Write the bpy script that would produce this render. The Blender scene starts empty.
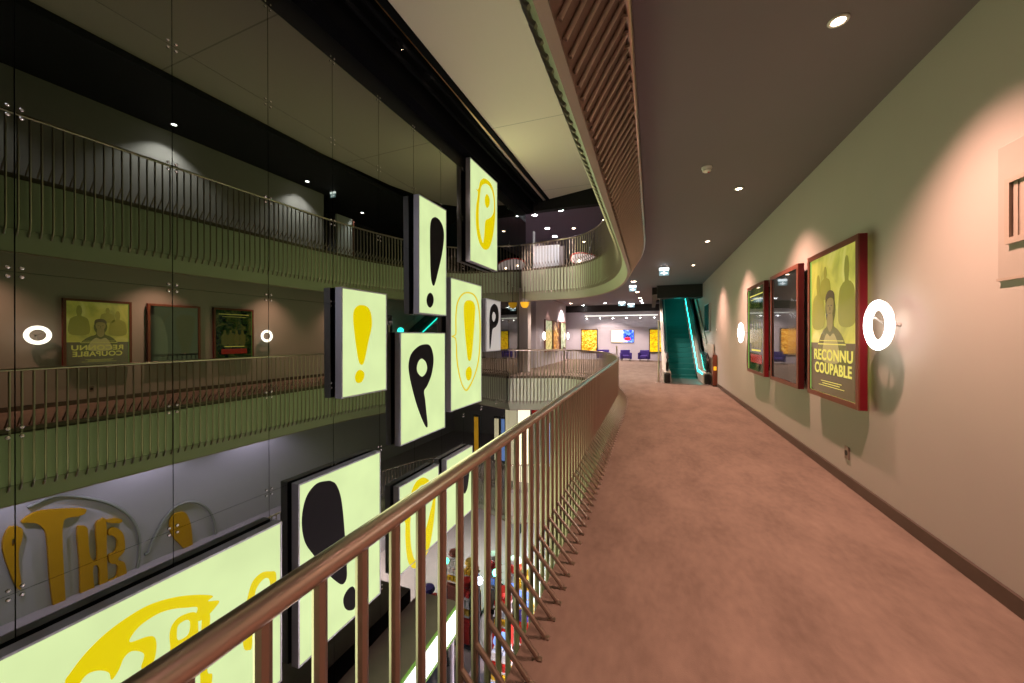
import bpy, bmesh, math, random, json
from mathutils import Vector, Matrix
random.seed(4)
C = bpy.context.scene.collection
sc = bpy.context.scene
PI = math.pi
GL = json.loads('{"A":{"rect":[5.47,6.7,0.42,2.45],"loops":[[[0.507,1.738],[0.387,1.707],[0.303,1.615],[0.285,1.452],[0.317,1.195],[0.364,0.917],[0.411,0.706],[0.449,0.616],[0.502,0.584],[0.556,0.62],[0.615,0.785],[0.691,1.053],[0.773,1.308],[0.778,1.473],[0.742,1.617],[0.655,1.713]],[[0.459,0.489],[0.373,0.454],[0.331,0.364],[0.355,0.275],[0.425,0.24],[0.507,0.259],[0.566,0.341],[0.561,0.431]]]},"B":{"rect":[7.84,9.11,2.1,4.955],"loops":[[[0.681,2.494],[0.55,2.399],[0.49,2.215],[0.482,1.879],[0.49,1.452],[0.507,1.073],[0.55,0.84],[0.637,0.74],[0.725,0.839],[0.86,1.153],[1.018,1.554],[1.122,1.929],[1.141,2.187],[1.074,2.371],[0.934,2.483],[0.797,2.513]],[[0.49,0.545],[0.381,0.477],[0.331,0.35],[0.372,0.226],[0.49,0.173],[0.602,0.254],[0.645,0.378],[0.602,0.499]]]},"C":{"rect":[10.47,12.55,3.84,6.985],"loops":[[[0.948,2.854],[0.708,2.671],[0.585,2.383],[0.423,2.319],[0.544,2.248],[0.437,1.823],[0.397,1.394],[0.463,0.995],[0.639,0.707],[0.877,0.576],[1.138,0.576],[1.394,0.707],[1.628,1.031],[1.789,1.464],[1.887,1.955],[1.87,2.414],[1.772,2.71],[1.549,2.891],[1.242,2.923]],[[1.021,2.708],[0.778,2.513],[0.667,2.139],[0.598,1.633],[0.626,1.218],[0.736,0.943],[0.905,0.749],[1.006,1.009],[1.094,1.5],[1.318,1.646],[1.581,1.799],[1.756,2.015],[1.789,2.288],[1.708,2.589],[1.518,2.75],[1.242,2.777]],[[1.182,2.421],[1.064,2.274],[1.064,2.086],[1.212,1.982],[1.394,2.129],[1.44,2.304],[1.333,2.428]]]},"D":{"rect":[7.145,9.045,-0.89,1.65],"loops":[[[1.019,2.25],[0.75,2.224],[0.495,2.11],[0.355,1.967],[0.3,1.76],[0.341,1.526],[0.438,1.24],[0.603,0.852],[0.788,0.513],[0.941,0.281],[1.043,0.192],[1.067,0.277],[1.019,0.558],[0.964,0.882],[0.918,1.104],[1.059,1.23],[1.221,1.441],[1.32,1.71],[1.329,1.918],[1.262,2.107],[1.164,2.215]],[[0.826,1.904],[0.691,1.85],[0.617,1.707],[0.661,1.573],[0.826,1.47],[0.98,1.531],[1.051,1.661],[0.988,1.814]]]},"E":{"rect":[9.325,11.27,-0.53,3.18],"loops":[[[0.946,3.406],[0.609,3.293],[0.353,3.031],[0.266,2.653],[0.266,2.221],[0.242,2.14],[0.048,2.079],[0.242,2.017],[0.291,1.85],[0.316,1.477],[0.416,1.096],[0.57,0.766],[0.742,0.555],[0.905,0.462],[1.086,0.511],[1.376,0.745],[1.68,1.129],[1.837,1.609],[1.885,2.241],[1.837,2.801],[1.68,3.208],[1.376,3.399]],[[0.946,3.367],[0.649,3.266],[0.404,3.01],[0.328,2.656],[0.328,2.222],[0.291,2.122],[0.168,2.079],[0.291,2.035],[0.341,1.849],[0.378,1.474],[0.48,1.091],[0.623,0.773],[0.782,0.582],[0.905,0.508],[1.03,0.558],[1.317,0.765],[1.602,1.135],[1.758,1.611],[1.805,2.24],[1.758,2.797],[1.602,3.188],[1.331,3.36]],[[1.114,3.173],[0.877,3.119],[0.769,2.968],[0.769,2.678],[0.836,2.163],[0.918,1.772],[1.002,1.441],[1.114,1.343],[1.229,1.43],[1.331,1.829],[1.42,2.371],[1.48,2.782],[1.48,3.021],[1.346,3.146]],[[1.086,1.172],[0.918,1.106],[0.877,0.96],[0.946,0.81],[1.086,0.756],[1.215,0.829],[1.273,0.991],[1.2,1.131]]]},"F":{"rect":[11.63,12.85,1.04,2.815],"loops":[[[0.6,1.631],[0.344,1.462],[0.255,1.123],[0.255,0.753],[0.255,0.309],[0.29,0.085],[0.362,0.232],[0.452,0.606],[0.526,0.773],[0.789,0.854],[1.002,1.039],[1.042,1.314],[0.943,1.542],[0.789,1.623]],[[0.6,1.366],[0.471,1.245],[0.489,1.096],[0.618,1.017],[0.75,1.129],[0.769,1.261]]]},"G":{"rect":[0.2,4.3,-3.7,-1.265],"loops":[[[1.819,1.888],[1.858,1.956],[1.957,2.06],[2.104,2.152],[2.285,2.204],[2.482,2.214],[2.726,2.145],[2.966,2.022],[3.135,1.901],[3.078,1.871],[3.209,1.791],[3.162,1.733],[3.078,1.691],[2.982,1.685],[2.935,1.76],[2.96,1.866],[2.843,1.943],[2.698,2.022],[2.561,2.061],[2.406,2.043],[2.321,1.979],[2.313,1.916],[2.457,1.87],[2.524,1.815],[2.542,1.688],[2.508,1.536],[2.406,1.554],[2.431,1.692],[2.333,1.806],[2.261,1.793],[2.215,1.693],[2.159,1.635],[2.136,1.728],[2.06,1.813],[1.977,1.844],[1.916,1.795],[1.838,1.682]],[[2.67,1.741],[2.698,1.838],[2.784,1.88],[2.935,1.823],[2.966,1.668],[2.935,1.444],[2.698,1.452],[2.676,1.603]],[[2.741,1.724],[2.761,1.794],[2.843,1.795],[2.88,1.728],[2.858,1.604],[2.755,1.611]],[[3.01,1.673],[3.101,1.682],[3.078,1.336],[3.072,0.98],[3.128,0.891],[3.095,0.708],[2.998,0.72]],[[3.128,1.299],[3.283,1.297],[3.248,1.042],[3.135,1.141]],[[3.601,1.662],[3.662,1.785],[3.786,1.826],[3.915,1.773],[4.005,1.687],[3.991,1.377],[3.946,1.11],[3.915,1.173],[3.915,1.592],[3.85,1.715],[3.744,1.687],[3.682,1.571],[3.653,1.268],[3.641,0.876],[3.593,0.853],[3.531,0.928],[3.515,1.167],[3.546,1.42]]]},"H":{"rect":[4.585,6.505,-3.75,-0.81],"loops":[[[0.567,2.798],[0.36,2.829],[0.186,2.728],[0.092,2.534],[0.066,2.258],[0.132,1.938],[0.325,1.603],[0.544,1.24],[0.738,0.971],[0.901,0.803],[1.002,0.847],[1.011,1.038],[0.993,1.309],[0.959,1.717],[0.917,2.125],[0.859,2.439],[0.762,2.666],[0.659,2.76]],[[1.159,0.607],[1.028,0.622],[0.934,0.53],[0.951,0.37],[1.045,0.236],[1.186,0.169],[1.24,0.268],[1.24,0.437]]]},"I":{"rect":[7.1,8.73,-3.75,-1.775],"loops":[[[0.871,1.883],[0.648,1.867],[0.477,1.723],[0.352,1.418],[0.271,1.202],[0.113,1.197],[0.231,1.08],[0.231,0.772],[0.271,0.403],[0.352,0.109],[0.562,-0.135],[0.826,-0.152],[1.153,-0.005],[1.35,0.45],[1.451,0.965],[1.441,1.306],[1.25,1.626],[1.057,1.803]],[[0.871,1.708],[0.692,1.669],[0.519,1.4],[0.418,1.086],[0.41,0.735],[0.46,0.355],[0.579,0.061],[0.692,0.078],[0.826,0.271],[1.057,0.586],[1.25,0.937],[1.35,1.174],[1.25,1.433],[1.057,1.625]]]},"J":{"rect":[9.1,10.645,-3.75,-1.78],"loops":[[[1.067,1.596],[0.906,1.325],[0.986,0.719],[1.176,0.744],[1.288,1.0],[1.359,1.374],[1.246,1.574]]]},"W":{"P":[[[3.69,-2.44],[3.61,-2.6],[3.58,-2.78],[3.61,-3.07],[3.68,-3.42],[3.75,-3.72],[3.81,-3.86],[3.83,-3.71],[3.8,-3.35],[3.8,-3.01],[3.85,-2.74],[3.84,-2.54]],[[3.72,-2.71],[3.7,-2.77],[3.72,-2.88],[3.75,-2.84],[3.75,-2.75]]],"T":[[[3.84,-2.42],[3.93,-2.32],[4.12,-2.28],[4.44,-2.37],[4.78,-2.5],[4.83,-2.6],[4.74,-2.66],[4.5,-2.62],[4.45,-2.75],[4.44,-3.09],[4.46,-3.83],[4.49,-4.71],[4.5,-5.09],[4.32,-5.08],[4.3,-4.64],[4.24,-3.83],[4.21,-3.09],[4.18,-2.78],[4.08,-2.57],[3.95,-2.47]]],"H":[[[4.68,-2.98],[4.76,-2.91],[4.85,-3.02],[4.87,-3.42],[4.91,-3.76],[5.02,-3.82],[5.0,-3.03],[5.08,-2.91],[5.18,-2.99],[5.19,-3.84],[5.2,-4.64],[5.07,-4.79],[5.05,-4.09],[4.94,-4.04],[4.97,-4.89],[4.75,-4.88],[4.72,-3.85]]],"E":[[[5.23,-3.23],[5.35,-3.22],[5.5,-3.46],[5.53,-3.88],[5.4,-4.05],[5.53,-4.22],[5.54,-4.64],[5.23,-4.79],[5.21,-4.51],[5.37,-4.47],[5.39,-4.21],[5.25,-4.06],[5.23,-3.86],[5.35,-3.82],[5.39,-3.58],[5.3,-3.4],[5.23,-3.36]]],"a":[[[5.18,-2.97],[5.35,-2.99],[5.48,-3.08],[5.45,-3.15],[5.25,-3.06]]],"x":[[[6.76,-3.43],[6.57,-3.44],[6.49,-3.7],[6.57,-4.04],[6.76,-4.39],[6.89,-4.61],[7.03,-4.61],[7.03,-4.26],[6.99,-3.85],[6.89,-3.53]]]},"WT":{"big":[[3.93,-2.14],[4.32,-2.05],[4.7,-2.2],[5.11,-2.46],[5.45,-2.79],[5.71,-3.21],[5.84,-3.69],[5.84,-4.11],[5.79,-4.57]],"small":[[5.95,-4.22],[6.04,-4.21],[6.12,-3.97],[6.33,-3.55],[6.63,-3.24],[7.02,-3.24],[7.36,-3.5],[7.58,-3.91],[7.67,-4.48],[7.62,-5.02]]}}')

CORR, SPS, SPB, FOY, TEAL, UPL, FOU, LOWP, LWST, BOXP, TRK, BRG = 720, 104, 1.0, 760, 9, 350, 350, 480, 900, 8, 350, 2600

# ------------------------------------------------------------------ materials
def lin(r, g, b):
    f = lambda c: (c/255/12.92 if c/255 <= .04045 else ((c/255+.055)/1.055)**2.4)
    return (f(r), f(g), f(b), 1)
def _m(name):
    m = bpy.data.materials.new(name); m.use_nodes = True
    nt = m.node_tree; return m, nt, nt.nodes['Principled BSDF']
def paint(name, col, rough=.7, metal=0, noise=.06, scale=6, spec=.3, bump=0):
    m, nt, b = _m(name)
    tc = nt.nodes.new('ShaderNodeTexCoord'); n = nt.nodes.new('ShaderNodeTexNoise')
    n.inputs['Scale'].default_value = scale; n.inputs['Detail'].default_value = 4
    nt.links.new(tc.outputs['Object'], n.inputs['Vector'])
    mix = nt.nodes.new('ShaderNodeMix'); mix.data_type = 'RGBA'
    mix.inputs[6].default_value = tuple(max(0, c*(1-noise)) for c in col[:3])+(1,)
    mix.inputs[7].default_value = tuple(min(1, c*(1+noise)) for c in col[:3])+(1,)
    nt.links.new(n.outputs['Fac'], mix.inputs[0]); nt.links.new(mix.outputs[2], b.inputs['Base Color'])
    b.inputs['Roughness'].default_value = rough; b.inputs['Metallic'].default_value = metal
    b.inputs['Specular IOR Level'].default_value = spec
    if bump:
        bp = nt.nodes.new('ShaderNodeBump'); bp.inputs['Strength'].default_value = bump; bp.inputs['Distance'].default_value = .01
        nt.links.new(n.outputs['Fac'], bp.inputs['Height']); nt.links.new(bp.outputs['Normal'], b.inputs['Normal'])
    return m
def glow(name, col, s, noise=0, scale=1.5, base=.6):
    m, nt, b = _m(name)
    b.inputs['Base Color'].default_value = tuple(c*base for c in col[:3])+(1,)
    b.inputs['Emission Strength'].default_value = s; b.inputs['Emission Color'].default_value = col
    b.inputs['Roughness'].default_value = .5
    b.inputs['Specular IOR Level'].default_value = .08
    if noise:
        tc = nt.nodes.new('ShaderNodeTexCoord'); n = nt.nodes.new('ShaderNodeTexNoise')
        n.inputs['Scale'].default_value = scale; nt.links.new(tc.outputs['Object'], n.inputs['Vector'])
        mr = nt.nodes.new('ShaderNodeMapRange'); mr.inputs[1].default_value = .3; mr.inputs[2].default_value = .7
        mr.inputs[3].default_value = s*(1-noise); mr.inputs[4].default_value = s*(1+noise)
        nt.links.new(n.outputs['Fac'], mr.inputs[0]); nt.links.new(mr.outputs[0], b.inputs['Emission Strength'])
    return m
def carpet():
    m, nt, b = _m('carpet_weave')
    tc = nt.nodes.new('ShaderNodeTexCoord')
    def noise(s, d, sy=1):
        mp = nt.nodes.new('ShaderNodeMapping'); mp.inputs['Scale'].default_value = (1, sy, 1)
        n = nt.nodes.new('ShaderNodeTexNoise'); n.inputs['Scale'].default_value = s; n.inputs['Detail'].default_value = d
        nt.links.new(tc.outputs['Object'], mp.inputs['Vector']); nt.links.new(mp.outputs[0], n.inputs['Vector']); return n
    a = noise(3.2, 9, .45); f = noise(20, 8, .5); w = noise(170, 2)
    add = nt.nodes.new('ShaderNodeMath'); add.operation = 'MULTIPLY_ADD'; add.inputs[1].default_value = .5
    nt.links.new(f.outputs['Fac'], add.inputs[0]); nt.links.new(a.outputs['Fac'], add.inputs[2])
    r = nt.nodes.new('ShaderNodeValToRGB')
    r.color_ramp.elements[0].position = .36; r.color_ramp.elements[0].color = (.118, .086, .069, 1)
    r.color_ramp.elements[1].position = 1.0; r.color_ramp.elements[1].color = (.212, .157, .126, 1)
    nt.links.new(add.outputs[0], r.inputs[0]); nt.links.new(r.outputs[0], b.inputs['Base Color'])
    b.inputs['Roughness'].default_value = .95; b.inputs['Specular IOR Level'].default_value = .1
    bp = nt.nodes.new('ShaderNodeBump'); bp.inputs['Strength'].default_value = .25; bp.inputs['Distance'].default_value = .004
    nt.links.new(w.outputs['Fac'], bp.inputs['Height']); nt.links.new(bp.outputs[0], b.inputs['Normal'])
    return m
def seamed(name, col):      # plaster soffit with thin cross joints
    m, nt, b = _m(name)
    tc = nt.nodes.new('ShaderNodeTexCoord'); sp = nt.nodes.new('ShaderNodeSeparateXYZ')
    nt.links.new(tc.outputs['Object'], sp.inputs[0])
    ad = nt.nodes.new('ShaderNodeMath'); ad.operation = 'ADD'; ad.inputs[1].default_value = 102.0-10.3+.0
    nt.links.new(sp.outputs[1], ad.inputs[0])
    mo = nt.nodes.new('ShaderNodeMath'); mo.operation = 'MODULO'; mo.inputs[1].default_value = 5.1
    nt.links.new(ad.outputs[0], mo.inputs[0])
    lt = nt.nodes.new('ShaderNodeMath'); lt.operation = 'LESS_THAN'; lt.inputs[1].default_value = .03
    nt.links.new(mo.outputs[0], lt.inputs[0])
    mix = nt.nodes.new('ShaderNodeMix'); mix.data_type = 'RGBA'; mix.inputs[6].default_value = col; mix.inputs[7].default_value = tuple(c*.6 for c in col[:3])+(1,)
    nt.links.new(lt.outputs[0], mix.inputs[0]); nt.links.new(mix.outputs[2], b.inputs['Base Color'])
    b.inputs['Roughness'].default_value = .8; return m
def mirror_glass():
    m, nt, b = _m('night_dark_glass')
    b.inputs['Base Color'].default_value = (.002, .002, .002, 1); b.inputs['Roughness'].default_value = 0
    b.inputs['IOR'].default_value = 2.65; b.inputs['Specular Tint'].default_value = (.97, 1, .84, 1); return m
def gloss(name, col, rough=.06, emit=0, ior=1.6):
    m = paint(name, col, rough, noise=.1, spec=.5); b = m.node_tree.nodes['Principled BSDF']
    b.inputs['IOR'].default_value = ior
    if emit: b.inputs['Emission Color'].default_value = col; b.inputs['Emission Strength'].default_value = emit
    return m
def art(name, stops, scale, s, distort=1.5, stretch=(1, 1, 1), gloss_=.12):   # printed, back-lit poster paper
    m, nt, b = _m(name)
    tc = nt.nodes.new('ShaderNodeTexCoord'); mp = nt.nodes.new('ShaderNodeMapping'); mp.inputs['Scale'].default_value = stretch
    n = nt.nodes.new('ShaderNodeTexNoise'); n.inputs['Scale'].default_value = scale; n.inputs['Distortion'].default_value = distort; n.inputs['Detail'].default_value = 5
    nt.links.new(tc.outputs['Object'], mp.inputs[0]); nt.links.new(mp.outputs[0], n.inputs['Vector'])
    r = nt.nodes.new('ShaderNodeValToRGB'); e = r.color_ramp.elements
    while len(e) < len(stops): e.new(.5)
    for i, (p, c) in enumerate(stops): e[i].position = p; e[i].color = c
    nt.links.new(n.outputs['Fac'], r.inputs[0]); nt.links.new(r.outputs[0], b.inputs['Emission Color'])
    nt.links.new(r.outputs[0], b.inputs['Base Color'])
    b.inputs['Emission Strength'].default_value = s; b.inputs['Roughness'].default_value = gloss_
    return m

M = dict(
 carpet=carpet(),
 wall=paint('grey_green_wall_paint', (.42, .37, .345, 1), .75, noise=.03, scale=2),
 wall_pale=paint('pale_lilac_wall_paint', (.46, .42, .46, 1), .8, noise=.03),
 wall_dark=paint('dark_wall_paint', (.05, .045, .05, 1), .8),
 ceil=paint('taupe_ceiling_paint', (.18, .157, .172, 1), .75, noise=.03, scale=2),
 ceil_dark=paint('black_ceiling_paint', (.016, .014, .015, 1), .85),
 ceil_up=paint('purple_grey_ceiling_paint', (.22, .18, .24, 1), .8),
 soffit=seamed('cream_soffit_paint', (.62, .52, .43, 1)),
 steel=paint('brushed_steel', (.62, .50, .44, 1), .28, 1, noise=.05, scale=3),
 steel_dull=paint('dull_steel_rod', (.55, .45, .40, 1), .38, 1, noise=.05, scale=3),
 strip=paint('rose_brown_metal_strip', (.30, .21, .18, 1), .5, .2, noise=.05),
 bronze=paint('bronze_sheet', (.22, .15, .12, 1), .55, .1, noise=.08, scale=4),
 fascia=paint('putty_fascia_paint', (.56, .57, .44, 1), .55, noise=.05, scale=2),
 plate=paint('olive_metal_plate', (.36, .36, .26, 1), .5, .0, noise=.05),
 box=paint('grey_box_metal', (.42, .40, .44, 1), .45, .2, noise=.04),
 boxdark=paint('dark_box_back', (.03, .03, .032, 1), .5),
 lit=glow('backlit_opal_acrylic', (.76, .92, .44, 1), .90, .07, 1.1, .06),
 litpale=glow('dim_opal_acrylic', (.62, .58, .55, 1), .55),
 yellow=glow('yellow_translucent_vinyl', (.84, .66, .0, 1), .88, base=.10),
 black=paint('charcoal_vinyl', (.02, .017, .018, 1), .8, spec=.05),
 red=paint('dark_red_lacquer', (.15, .006, .012, 1), .35, noise=.05),
 redwood=paint('red_brown_frame', (.17, .05, .03, 1), .35, noise=.1),
 ring=glow('white_ring_tube', (1, .93, .86, 1), 9),
 white=paint('white_plastic', (.75, .73, .70, 1), .4),
 lens=glow('warm_lamp_lens', (1, .74, .52, 1), 30),
 lensw=glow('white_lamp_lens', (.92, .95, 1, 1), 45),
 lensb=glow('cool_lamp_lens', (.70, .82, 1, 1), 18),
 greenlens=glow('green_lamp_lens', (.1, 1, .55, 1), 14),
 skirting=paint('brown_metal_skirting', (.13, .095, .08, 1), .4, .5, noise=.15, scale=8),
 beamblack=paint('matt_black_steel', (.005, .005, .006, 1), .85, spec=.05),
 copper=paint('copper_trim', (.55, .28, .12, 1), .3, 1),
 joint=paint('dark_silicone_joint', (.012, .012, .012, 1), .5),
 fitting=paint('polished_fitting', (.75, .72, .70, 1), .25, 1),
 glass=mirror_glass(),
 panelwall=paint('pinkish_access_panel_paint', (.36, .31, .28, 1), .7, noise=.05),
 tan=paint('beige_grille_paint', (.36, .29, .25, 1), .6),
 tanshade=paint('brown_plate_gap_shade', (.22, .16, .135, 1), .5),
 teal=paint('teal_lit_step_metal', (.02, .15, .135, 1), .6, .1, noise=.1),  # teal of the LED light is put into the step colour
 ledteal=glow('teal_led_strip', (.02, .95, .80, 1), 7),
 rubber=paint('black_rubber', (.008, .008, .008, 1), .45),
 beigepanel=paint('beige_escalator_skirt', (.50, .42, .36, 1), .5),
 glassdark=gloss('green_tinted_glass', (.03, .045, .04, 1), .05),
 darkbox=paint('dark_brown_bulkhead', (.022, .017, .016, 1), .6),
 purple=paint('purple_chair_fabric', (.045, .025, .17, 1), .9, bump=.3, scale=60),
 orange=glow('orange_lit_bowl', (1, .50, .03, 1), .8),
 letter=paint('mustard_letter_lacquer', (.58, .29, .006, 1), .5),
 tubegrey=paint('grey_outline_tube', (.30, .30, .27, 1), .5),
 lowfloor=paint('pale_polished_floor', (.42, .36, .36, 1), .25, noise=.08),
 wood=paint('dark_slatted_wood', (.05, .035, .03, 1), .6, noise=.3, scale=5),
 litwhite=glow('white_lit_panel', (1, 1, .92, 1), 1.6),
 greenrim=paint('green_edge', (.10, .25, .03, 1), .5),
 bluelit=glow('blue_lit_panel', (.25, .42, 1, 1), 1.1),
 redpaint=paint('red_plastic', (.55, .03, .02, 1), .4),
 yellowpaint=paint('yellow_plastic', (.7, .45, .02, 1), .4),
 exitw=glow('exit_sign_white', (.85, .95, 1, 1), 3.0),
 exitb=glow('exit_sign_tint', (.30, .48, .55, 1), .8),
)
M['p1'] = art('yellow_green_print', [(.22, lin(104, 108, 52)), (.48, lin(176, 172, 78)), (.72, lin(206, 198, 120))], 2.2, .68, 1.0, (1, .6, 1))
M['p1low'] = gloss('dark_olive_print', lin(98, 88, 66), .15, .3)
M['p1crowd'] = gloss('faint_olive_print', lin(140, 137, 56), .2, .5)
M['p1face'] = gloss('olive_face_print', lin(140, 128, 74), .2, .4)
M['p1fig'] = gloss('olive_figure_print', lin(92, 92, 44), .2, .45)
M['p1fig2'] = gloss('pale_shirt_print', lin(168, 158, 104), .2, .35)
M['p1txt'] = glow('pale_yellow_title_print', lin(214, 206, 104), .75)
M['p2'] = gloss('black_glossy_print', (.012, .014, .012, 1), .03, .4, 1.55)
M['p2fig'] = gloss('grey_figure_print', (.02, .022, .018, 1), .08, .3, 1.7)
M['p3'] = art('dark_green_print', [(.3, lin(14, 24, 14)), (.5, lin(38, 60, 28)), (.75, lin(110, 110, 60))], 5, .35, 1.2, (1, 1, 1), .05)
M['p3band'] = gloss('dull_red_print', lin(150, 50, 40), .1, .35)
M['edgegreen'] = glow('green_edge_light', (.45, .9, .2, 1), .5)
M['aG'] = art('golden_print', [(.3, lin(90, 60, 10)), (.5, lin(220, 150, 30)), (.7, lin(250, 220, 120))], 4, .9, 2)
M['aY'] = art('yellow_lime_print', [(.3, lin(110, 90, 20)), (.5, lin(225, 180, 20)), (.72, lin(170, 190, 40))], 3, .9, 2)
M['aL'] = art('pale_green_print', [(.3, lin(120, 150, 90)), (.5, lin(180, 200, 150)), (.7, lin(220, 220, 190))], 3, .55, 2)
M['aW'] = glow('cream_screen', lin(255, 240, 205), 1.3)
M['aB'] = art('blue_screen_print', [(.35, lin(30, 60, 200)), (.5, lin(90, 140, 240)), (.7, lin(235, 240, 255))], 3.5, 1.1, 1)
M['aR'] = glow('red_screen_shape', lin(235, 45, 60), .9)
M['aD'] = glow('dark_screen_shape', lin(25, 30, 90), .5)

# ------------------------------------------------------------------ mesh helpers
class MB:
    def __init__(s): s.bm = bmesh.new(); s.mats = []; s.cur = 0
    def mat(s, m):
        if m not in s.mats: s.mats.append(m)
        s.cur = s.mats.index(m); return s
    def _f(s, vs):
        try: f = s.bm.faces.new(vs); f.material_index = s.cur
        except ValueError: pass
    def box(s, x0, x1, y0, y1, z0, z1):
        v = [s.bm.verts.new(p) for p in ((x0,y0,z0),(x1,y0,z0),(x1,y1,z0),(x0,y1,z0),(x0,y0,z1),(x1,y0,z1),(x1,y1,z1),(x0,y1,z1))]
        for q in ((0,3,2,1),(4,5,6,7),(0,1,5,4),(1,2,6,5),(2,3,7,6),(3,0,4,7)): s._f([v[i] for i in q])
        return s
    def tube(s, pts, r, n=10, cap=True):
        P = [Vector(p) for p in pts]; rings = []
        up = Vector((0,0,1))
        for i, p in enumerate(P):
            t = (P[min(i+1, len(P)-1)] - P[max(i-1, 0)]).normalized()
            a = t.cross(up)
            if a.length < 1e-3: a = t.cross(Vector((1,0,0)))
            a.normalize(); b = t.cross(a)
            rr = r[i] if isinstance(r, (list, tuple)) else r
            rings.append([s.bm.verts.new(p + a*rr*math.cos(2*PI*k/n) + b*rr*math.sin(2*PI*k/n)) for k in range(n)])
        for A, B in zip(rings, rings[1:]):
            for k in range(n): s._f([A[k], A[(k+1)%n], B[(k+1)%n], B[k]])
        if cap: s._f(rings[0][::-1]); s._f(rings[-1])
        return s
    def torus(s, c, axis, R, r, n=40, k=12, squash=1):
        z = Vector(axis).normalized(); x = z.orthogonal().normalized(); y = z.cross(x); c = Vector(c); g = []
        for i in range(n):
            a = 2*PI*i/n; d = x*math.cos(a)+y*math.sin(a)
            g.append([s.bm.verts.new(c + d*(R+r*math.cos(2*PI*j/k)) + z*r*squash*math.sin(2*PI*j/k)) for j in range(k)])
        for i in range(n):
            for j in range(k): s._f([g[i][j], g[(i+1)%n][j], g[(i+1)%n][(j+1)%k], g[i][(j+1)%k]])
        return s
    def lathe(s, prof, c=(0,0,0), axis=(0,0,1), n=24):      # prof: (radius, height)
        z = Vector(axis).normalized(); x = z.orthogonal().normalized(); y = z.cross(x); c = Vector(c); rs = []
        for r, h in prof:
            rs.append([s.bm.verts.new(c + z*h + (x*math.cos(2*PI*k/n)+y*math.sin(2*PI*k/n))*max(r, 1e-4)) for k in range(n)])
        for A, B in zip(rs, rs[1:]):
            for k in range(n): s._f([A[k], A[(k+1)%n], B[(k+1)%n], B[k]])
        s._f(rs[0][::-1]); s._f(rs[-1]); return s
    def quad(s, *p): s._f([s.bm.verts.new(q) for q in p]); return s
    def prism(s, pts, h0, h1):      # polygon in xy, extruded in z
        a = [s.bm.verts.new((x, y, h0)) for x, y in pts]; b = [s.bm.verts.new((x, y, h1)) for x, y in pts]
        s._f(a[::-1]); s._f(b); n = len(pts)
        for i in range(n): s._f([a[i], a[(i+1)%n], b[(i+1)%n], b[i]])
        return s
    def build(s, name, m=None, parent=None, smooth=False, bevel=0, kind=None, fix=True):
        if fix: bmesh.ops.recalc_face_normals(s.bm, faces=s.bm.faces)
        me = bpy.data.meshes.new(name); s.bm.to_mesh(me); s.bm.free()
        for mm in (s.mats or [m]): me.materials.append(mm)
        if smooth:
            for p in me.polygons: p.use_smooth = True
        o = bpy.data.objects.new(name, me); C.objects.link(o)
        if parent: o.parent = parent
        if bevel:
            b = o.modifiers.new('bevel', 'BEVEL'); b.width = bevel; b.segments = 2; b.limit_method = 'ANGLE'
        if smooth == 'auto':
            e = o.modifiers.new('es', 'EDGE_SPLIT'); e.split_angle = .6
        if kind: o['kind'] = kind
        return o
def struct(mb, name, m=None, parent=None, **k): return mb.build(name, m, parent, kind=None if parent else 'structure', **k)
def empty(name, loc=(0,0,0), mat=None):
    o = bpy.data.objects.new(name, None); C.objects.link(o); o.empty_display_size = .1
    if mat is not None: o.matrix_world = mat
    else: o.location = loc
    return o
def tag(o, label, cat, group=None):
    o['label'] = label; o['category'] = cat
    if group: o['group'] = group
    return o
def copy_tree(o, parent=None):
    c = o.copy(); C.objects.link(c)
    if parent: c.parent = parent
    for ch in list(o.children): copy_tree(ch, c)
    return c
def frame(origin, U, V, N):
    m = Matrix.Identity(4)
    for i, a in enumerate((U, V, N)):
        for j in range(3): m[j][i] = a[j]
    for j in range(3): m[j][3] = origin[j]
    return m
def smooth_loop(pts, sub=6):
    n = len(pts); out = []
    for i in range(n):
        p0, p1, p2, p3 = (Vector(pts[(i+k-1) % n]) for k in range(4))
        for j in range(sub):
            t = j/sub
            out.append(.5*((2*p1)+(p2-p0)*t+(2*p0-5*p1+4*p2-p3)*t*t+(3*p1-p0-3*p2+p3)*t**3))
    return out
def flat_shape(name, loops, m, parent, off=(0,0,0), depth=.004, smooth=True, map3=None):
    cu = bpy.data.curves.new(name, 'CURVE'); cu.dimensions = '2D'; cu.fill_mode = 'BOTH'; cu.extrude = depth/2
    for L in loops:
        P = smooth_loop(L) if smooth else [Vector(p) for p in L]
        s = cu.splines.new('POLY'); s.points.add(len(P)-1); s.use_cyclic_u = True
        for q, p in zip(s.points, P): q.co = (p[0], p[1], 0, 1)
    return _cu2mesh(name, cu, m, parent, off)
def _cu2mesh(name, cu, m, parent, off):
    t = bpy.data.objects.new('tmp', cu); C.objects.link(t)
    dg = bpy.context.evaluated_depsgraph_get(); me = bpy.data.meshes.new_from_object(t.evaluated_get(dg))
    bpy.data.objects.remove(t); bpy.data.curves.remove(cu)
    me.materials.clear(); me.materials.append(m); me.name = name
    for p in me.polygons: p.material_index = 0
    o = bpy.data.objects.new(name, me); C.objects.link(o); o.parent = parent; o.location = off
    return o
def text(name, body, size, m, parent, off, depth=.004, sx=1, bold=0, align='CENTER'):
    cu = bpy.data.curves.new(name, 'FONT'); cu.body = body; cu.size = size; cu.align_x = align; cu.extrude = depth/2; cu.offset = bold
    cu.space_character = 1.06
    o = _cu2mesh(name, cu, m, parent, off); o.scale = (sx, 1, 1); return o
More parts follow.
